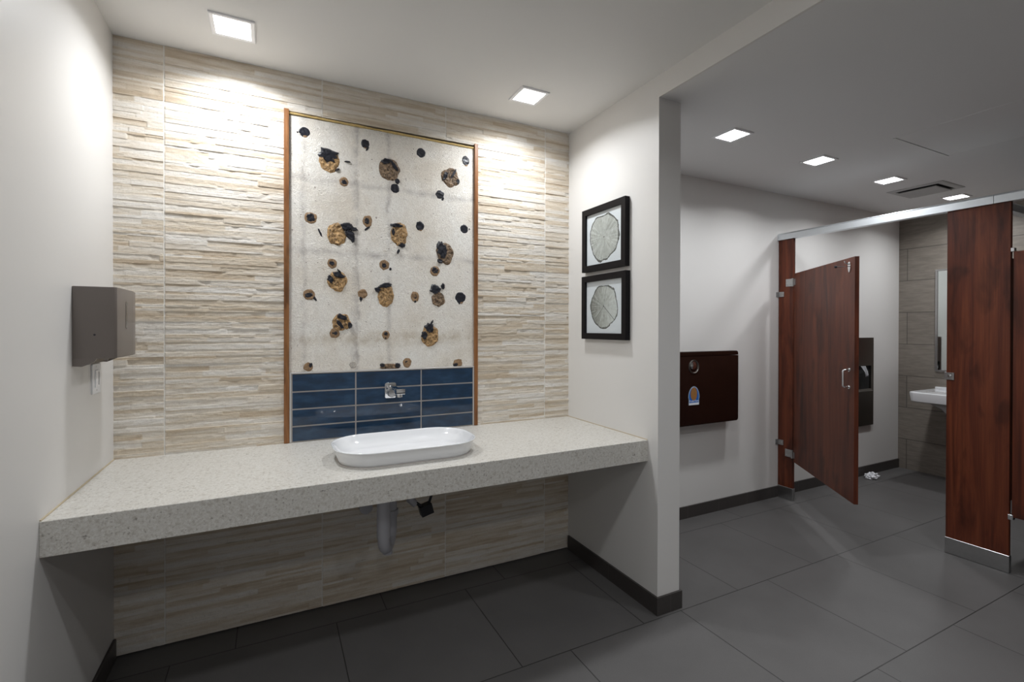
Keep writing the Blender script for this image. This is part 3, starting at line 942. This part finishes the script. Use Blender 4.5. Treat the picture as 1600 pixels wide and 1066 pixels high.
# shield-shaped label
yl = BYF - .0005
lx, lz = 2.766, .938
pts = [(lx - .052, lz - .062), (lx + .052, lz - .062), (lx + .052, lz - .018)]
pts += [(lx + .056 * math.cos(a), lz - .005 + .080 * math.sin(a)) for a in [PI * i / 14 for i in range(15)]] + [(lx - .052, lz - .018)]
bm = bmesh.new()
plate(bm, pts, lambda x, z: (x, BYF, z), (0, -.0012, 0))
lb = obj('label', bm, simple('pale_label_border', (.35, .47, .60), .4), t)
bm = bmesh.new()
plate(bm, [(lx + (x - lx) * .88, lz + (z - lz) * .90 + .001) for x, z in pts], lambda x, z: (x, BYF - .0012, z), (0, -.0006, 0))
obj('label_field', bm, BLUEL, lb)
bm = bmesh.new()
plate(bm, [(lx - .002 + .034 * math.cos(a), lz + .020 + .048 * math.sin(a)) for a in [2 * PI * i / 20 for i in range(20)]], lambda x, z: (x, BYF - .0018, z), (0, -.0005, 0))
obj('label_picture', bm, TANL, lb)
obj('label_strip', B((lx - .050, lx + .050, BYF - .0020, BYF - .0012, lz - .061, lz - .045)), PAPERW, lb)
cu = bpy.data.curves.new('label_text', 'FONT'); cu.body = 'Koala Kare'; cu.size = .0205; cu.align_x = 'CENTER'; cu.extrude = .0002
tmp = bpy.data.objects.new('tmp', cu); C.objects.link(tmp)
bpy.context.view_layer.update()
me = bpy.data.meshes.new_from_object(tmp.evaluated_get(bpy.context.evaluated_depsgraph_get()))
bpy.data.objects.remove(tmp)
me.transform(Matrix.Translation(Vector((lx, BYF - .0021, lz - .038)) - Vector(ORG[t.name])) @ Matrix.Rotation(PI / 2, 4, 'X'))
me.materials.clear(); me.materials.append(PAPERW)
o = bpy.data.objects.new('label_lettering', me); C.objects.link(o); o.parent = lb

# ---------------------------------------------------------------- toilet partition
t = thing('toilet_partition', (XS, 1.86, 0), 'dark cherry toilet stall partition with its door standing open under a metal headrail', 'toilet partition')
def pilaster(y0, y1, shoe=.102):
    p = obj('pilaster', B((XS, XS + .025, y0, y1, .02, 2.195)), CHERRY, t, bevel=.0012, seg=1)
    obj('shoe', B((XS - .003, XS + .028, y0 - .003, y1 + .003, 0, shoe)), STEEL, p, bevel=.002, seg=1)
    return p
p1 = pilaster(2.512, YR - .006)
p2 = pilaster(1.202, 1.498)
def lbracket(par, y0, z, h=.042):
    bm = B((XS - .006, XS, y0, YR - .001, z, z + h), (XS - .028, XS - .006, YR - .005, YR, z, z + h))
    lathe(bm, (XS - .006, y0 + .014, z + h / 2), (-1, 0, 0), [(0, .005), (.003, .0045), (.004, .001)], 10)
    obj('wall_bracket', bm, STEEL, par)
lbracket(p1, 2.590, 1.708); lbracket(p1, 2.590, .450)
# headrail: extruded channel with a rounded top lip, in two lengths joined over the wide pilaster
def rail_prof(x): return [(x - .012, 2.190), (x + .037, 2.190), (x + .037, 2.222), (x + .030, 2.244), (x + .012, 2.250), (x - .004, 2.244), (x - .012, 2.236)]
for ya, yb_ in ((YR - .001, 1.2755), (1.2745, Y0 + .001)):
    bm = bmesh.new()
    prism(bm, [(x, ya, z) for x, z in rail_prof(XS)], (0, yb_ - ya, 0))
    hr = obj('headrail', bm, ALU, t, bevel=.001, seg=1)
# door, opened outward
Hp = Vector((3.862, 2.503, 0)); P1 = Vector((3.262, 1.719, 0))
d = (P1 - Hp); DL = d.length; d.normalize(); nrm = Vector((-d.y, d.x, 0))
if nrm.x < 0: nrm = -nrm          # towards the stall side of the panel
def DM(bm):
    M = Matrix(((d.x, nrm.x, 0, Hp.x), (d.y, nrm.y, 0, Hp.y), (0, 0, 1, 0), (0, 0, 0, 1)))
    bmesh.ops.transform(bm, matrix=M, verts=bm.verts)
    return bm
door = obj('door', DM(B((.010, DL, 0, .0254, .335, 1.893))), CHERRY, t, bevel=.001, seg=1)
for z, nm in ((1.792, 'top'), (.362, 'bottom')):
    # pilaster leaf, knuckle, door leaf
    hb = B((XS - .004, XS, 2.516, 2.575, z, z + .062))
    for zz in (z + .014, z + .048):
        for y in (2.535, 2.562): lathe(hb, (XS - .004, y, zz), (-1, 0, 0), [(0, .005), (.003, .004), (.004, .0005)], 10)
    lathe(hb, (XS - .013, 2.508, z - .002), (0, 0, 1), [(0, .009), (.066, .009)], 16)
    hg = obj('hinge', hb, STEEL, door, bevel=0)
    obj('hinge_leaf', DM(B((.016, .046, -.004, 0, z + .006, z + .056))), STEEL, door)
# pull handle
bm = bmesh.new()
s0 = DL - .062
ptsl = [Vector((s0, -.001, 1.175)), Vector((s0, -.022, 1.175))] + arc((s0, -.022, 1.160), (0, 0, 1), (0, -1, 0), .015, 0, PI / 2, 5) + \
       arc((s0, -.022, 1.080), (0, -1, 0), (0, 0, -1), .015, 0, PI / 2, 5) + [Vector((s0, -.001, 1.065))]
tube(bm, ptsl, .0065, 12)
lathe(bm, (s0, -.0002, 1.175), (0, -1, 0), [(0, .013), (.004, .012), (.004, .005)], 16)
lathe(bm, (s0, -.0002, 1.065), (0, -1, 0), [(0, .013), (.004, .012), (.004, .005)], 16)
obj('pull_handle', DM(bm), CHROME, door, smooth=True)
# door stop / coat hook near the top corner
bm = bmesh.new()
plate(bm, [(DL - .066 + .017 * math.cos(a), 1.842 + .034 * math.sin(a) * (1 - .25 * math.sin(a))) for a in [2 * PI * i / 20 for i in range(20)]], lambda x, z: (x, 0, z), (0, -.004, 0))
tube(bm, [(DL - .066, -.004, 1.850), (DL - .066, -.026, 1.862), (DL - .066, -.030, 1.874)], .004, 8)
tube(bm, [(DL - .066, -.004, 1.838), (DL - .070, -.075, 1.836)], .0028, 8)
obj('coat_hook', DM(bm), CHROME, door, smooth=True)
bm = bmesh.new()
lathe(bm, (DL - .070, -.072, 1.836), (0, -1, 0), [(0, .004), (.002, .008), (.012, .008), (.015, .004)], 14)
obj('rubber_bumper', DM(bm), BLACKP, door)
bm = bmesh.new()   # latch knob on the stall side
lathe(bm, (DL - .05, .0256, 1.11), (0, 1, 0), [(0, .018), (.01, .018), (.014, .012), (.014, .001)], 18)
obj('latch', DM(bm), CHROME, door, smooth=True)
# strike keeper on the wide pilaster
bm = B((XS - .006, XS + .031, 1.458, 1.507, 1.114, 1.160))
lathe(bm, (XS - .006, 1.480, 1.137), (-1, 0, 0), [(0, .010), (.003, .009), (.004, .001)], 14)
obj('latch_keeper', bm, STEEL, p2)
# second door, closed, hung on the wide pilaster
door2 = obj('door', B((XS, XS + .0254, .52, 1.190, .335, 1.893)), CHERRY, t, bevel=.001, seg=1)
for z in (1.875, .318):
    hb = bmesh.new()
    bx(hb, XS - .003, XS + .028, 1.186, 1.2018, z + .018, z + .04) if z > 1 else bx(hb, XS - .004, XS + .03, 1.184, 1.206, z, z + .03)
    obj('hinge', hb, CHROME, door2, bevel=.001, seg=1)
obj('pilaster', B((XS, XS + .025, .21, .505, .02, 2.195)), CHERRY, t, bevel=.0012, seg=1)
# divider between the stalls, with its own rail to the tiled wall
obj('divider_panel', B((XS + .03, XE - .012, 1.308, 1.333, .335, 1.893)), CHERRY, t, bevel=.001, seg=1)
bm = bmesh.new()
prism(bm, [(XS + .038, y, z) for y, z in [(1.296, 2.190), (1.345, 2.190), (1.345, 2.222), (1.338, 2.244), (1.320, 2.250), (1.304, 2.244), (1.296, 2.236)]], (XE - XS - .039, 0, 0))
obj('headrail', bm, ALU, t, bevel=.001, seg=1)

# ---------------------------------------------------------------- things inside the stall
t = thing('wall_hung_sink', (XE, 2.06, .62), 'white wall-hung sink inside the open stall beneath the mirror', 'sink')
def stall_sink():
    y0, y1 = 1.79, 2.33
    cy = (y0 + y1) / 2
    def sec(dx, dy, z, bm, r=.06):
        # outline: wall edge straight, front corners rounded
        xf = 5.272 + dx
        pts = [(XE - .001, y0 + dy), (XE - .001, y1 - dy)]
        for a in [PI / 2 + PI / 2 * i / 6 for i in range(7)]: pts.append((xf + r + r * math.cos(a), y1 - dy - r + r * math.sin(a)))
        for a in [PI + PI / 2 * i / 6 for i in range(7)]: pts.append((xf + r + r * math.cos(a), y0 + dy + r + r * math.sin(a)))
        return [bm.verts.new((x, y, z)) for x, y in pts]
    bm = bmesh.new()
    zt = .856
    rg = [sec(.36, .16, .62, bm, .03), sec(.30, .12, .690, bm, .04), sec(.20, .07, .735, bm, .05), sec(.05, .02, .757, bm), sec(.012, .006, .772, bm), sec(.0, .0, zt - .012, bm), sec(.002, .001, zt - .004, bm), sec(.008, .006, zt, bm),
          sec(.025, .03, zt, bm, .05)]
    skin(bm, rg)
    obj('basin', bm, PORC, t, smooth=True)
    bm = bmesh.new()
    lo = [bm.verts.new((5.47 + .13 * math.cos(a), cy + .19 * math.sin(a), zt + .0012)) for a in [2 * PI * i / 28 for i in range(28)]]
    hi = [bm.verts.new((5.47 + .14 * math.cos(a), cy + .20 * math.sin(a), zt + .0002)) for a in [2 * PI * i / 28 for i in range(28)]]
    skin(bm, [hi, lo])
    obj('bowl_rim', bm, PORC, t, smooth=True)
    bm = bmesh.new()
    lathe(bm, (5.70, cy + .0, zt), (0, 0, 1), [(0, .026), (.012, .024), (.10, .020), (.105, .015)], 18)
    tube(bm, [(5.70, cy, zt + .085), (5.60, cy, zt + .075), (5.575, cy, zt + .06)], .012, 12)
    bx(bm, 5.69, 5.76, cy - .008, cy + .008, zt + .105, zt + .116)
    obj('tap', bm, CHROME, t, smooth=True)
    obj('backsplash_ledge', B((5.745, XE - .001, y0 + .02, y1 - .02, zt - .001, zt + .022)), PORC, t, bevel=.006)
    bm = bmesh.new()
    tube(bm, [(5.70, cy, .63), (5.70, cy, .50)] + arc((5.74, cy, .50), (-1, 0, 0), (0, 0, -1), .04, 0, PI / 2, 6) + [Vector((XE, cy, .46))], .018, 12)
    obj('drain_pipe', bm, PVC, t, smooth=True)
stall_sink()
t = thing('wall_mirror', (XE, 2.03, 1.02), 'upright metal framed mirror on the taupe tile wall above the stall sink', 'mirror')
my0, my1, mz0, mz1 = 1.73, 2.334, 1.022, 2.018
obj('mirror_frame', B((XE - .018, XE, my0, my1, mz0, mz0 + .016), (XE - .018, XE, my0, my1, mz1 - .016, mz1), (XE - .018, XE, my0, my0 + .016, mz0 + .016, mz1 - .016), (XE - .018, XE, my1 - .016, my1, mz0 + .016, mz1 - .016)), STEEL, t)
obj('mirror_glass', B((XE - .010, XE - .002, my0 + .0161, my1 - .0161, mz0 + .0161, mz1 - .0161)), MIRROR, t)

t = thing('towel_and_waste_unit', (5.13, YR, .49), 'tall stainless steel towel and waste unit on the rear wall behind the open door', 'towel dispenser')
ux0, ux1, uz0, uz1 = 4.95, 5.312, .493, 1.351
rx0, rx1, rz0, rz1 = 4.99, 5.268, .850, 1.078
obj('face_panel', B((ux0, rx0, YR - .022, YR, uz0, uz1), (rx1, ux1, YR - .022, YR, uz0, uz1), (rx0, rx1, YR - .022, YR, uz0, rz0), (rx0, rx1, YR - .022, YR, rz1, uz1)), STEELD, t)
obj('recess', B((rx0, rx1, YR - .006, YR - .001, rz0, rz1)), DARKGAP, t)
bm = bmesh.new()
prism(bm, [(rx0, YR - .022, rz0 + .001), (rx1, YR - .022, rz0 + .001), (rx1, YR - .038, rz0 - .02), (rx0, YR - .038, rz0 - .02)], (0, .004, -.004))
obj('waste_lip', bm, STEELD, t)
bm = bmesh.new()
rs = random.Random(4)
pa = [bm.verts.new((5.08 + .075 * i / 6, YR - .026 - .012 * abs(math.sin(i * 1.1)), rz1 - .001)) for i in range(7)]
pb = [bm.verts.new((5.10 + .060 * i / 6, YR - .040 - .014 * abs(math.sin(i * 1.3 + 1)), rz1 - .055 - .008 * (i % 2))) for i in range(7)]
pc = [bm.verts.new((5.125 + .035 * i / 6, YR - .048 - .010 * abs(math.sin(i * 1.7)), rz1 - .105 + .012 * (i % 3))) for i in range(7)]
for a, b_ in ((pa, pb), (pb, pc)):
    for i in range(6): bm.faces.new((a[i], a[i + 1], b_[i + 1], b_[i]))
r_ = bmesh.ops.solidify(bm, geom=bm.faces[:], thickness=.001)
o = obj('folded_paper_towel', bm, PAPERW, loc=(5.12, YR - .03, .97))
tag(o, 'white paper towel hanging out of the stainless steel unit', 'paper towel')

# crumpled tissue on the floor
bm = bmesh.new()
bmesh.ops.create_icosphere(bm, subdivisions=4, radius=1)
for v in bm.verts:
    n = v.co.copy()
    k = 1 + .55 * noise.noise(n * 1.9) + .35 * noise.noise(n * 4.3 + Vector((3, 1, 2))) - .3 * abs(noise.noise(n * 7.0))
    v.co = Vector((n.x * .062 * k, n.y * .045 * k, max(0, n.z * .034 * k + .022)))
bmesh.ops.translate(bm, verts=bm.verts, vec=(5.145, 2.555, 0))
o = obj('crumpled_tissue', bm, PAPERW, loc=(5.145, 2.555, 0))
tag(o, 'crumpled white tissue lying on the floor by the rear wall baseboard', 'tissue')

# ---------------------------------------------------------------- ceiling fittings of the far room
t = thing('ceiling_vent', (4.845, 2.02, H2), 'square exhaust grille in the ceiling between two downlights', 'vent')
vx0, vx1, vy0, vy1 = 4.655, 5.035, 1.833, 2.213
bm = bmesh.new()
def sq(d, z): return [bm.verts.new((x, y, z)) for x, y in ((vx0 + d, vy0 + d), (vx1 - d, vy0 + d), (vx1 - d, vy1 - d), (vx0 + d, vy1 - d))]
skin(bm, [sq(0, H2 - .0005), sq(0, H2 - .004), sq(.012, H2 - .008), sq(.045, H2 - .008), sq(.045, H2 - .001)], cap=False)
obj('grille_frame', bm, VENTM, t)
obj('dark_opening', B((vx0 + .045, vx1 - .045, vy0 + .045, vy1 - .045, H2 - .002, H2 - .0004)), DARKGAP, t)
obj('cover_plate', B((vx0 + .062, vx1 - .062, vy0 + .062, vy1 - .062, H2 - .022, H2 - .014), (4.84, 4.85, 2.02, 2.03, H2 - .014, H2 - .002)), VENTM, t, bevel=.002, seg=1)
t = thing('access_hatch', (3.70, 1.23, H2), 'flush square access hatch in the lower ceiling', 'access panel')
hx0, hx1, hy0, hy1 = 3.366, 4.036, .90, 1.566
obj('hatch_frame', B((hx0, hx1, hy1 - .012, hy1, H2 - .005, H2), (hx0, hx1, hy0, hy0 + .012, H2 - .005, H2), (hx0, hx0 + .008, hy0 + .012, hy1 - .012, H2 - .002, H2), (hx1 - .008, hx1, hy0 + .012, hy1 - .012, H2 - .002, H2)), CEIL2, t)
obj('hatch_door', B((hx0 + .010, hx1 - .010, hy0 + .014, hy1 - .014, H2 - .0016, H2)), CEIL2, t)

# ---------------------------------------------------------------- unseen downlights; rearmost pair and aisle one added as fill
G = 'square ceiling downlights'
for x, y, z, l in ((-.148, .68, H1, 'square downlight overhead between the counter and the left wall'),
                   (1.25, .68, H1, 'square downlight overhead in front of the right end of the counter'),
                   (-.148, -1.0, H1, 'square fill downlight added out of view at the far end of the room along the left wall'),  # rear pair added to brighten the counter front and partition end
                   (1.25, -1.0, H1, 'square fill downlight added out of view at the far end of the room by the header'),
                   (2.75, .30, H2, 'square fill downlight added out of view in the aisle before the stalls')):  # added lamp, raises the bounce light in the far room
    downlight(REAR if x < 2 else 1.0, x, y, z, l, G)
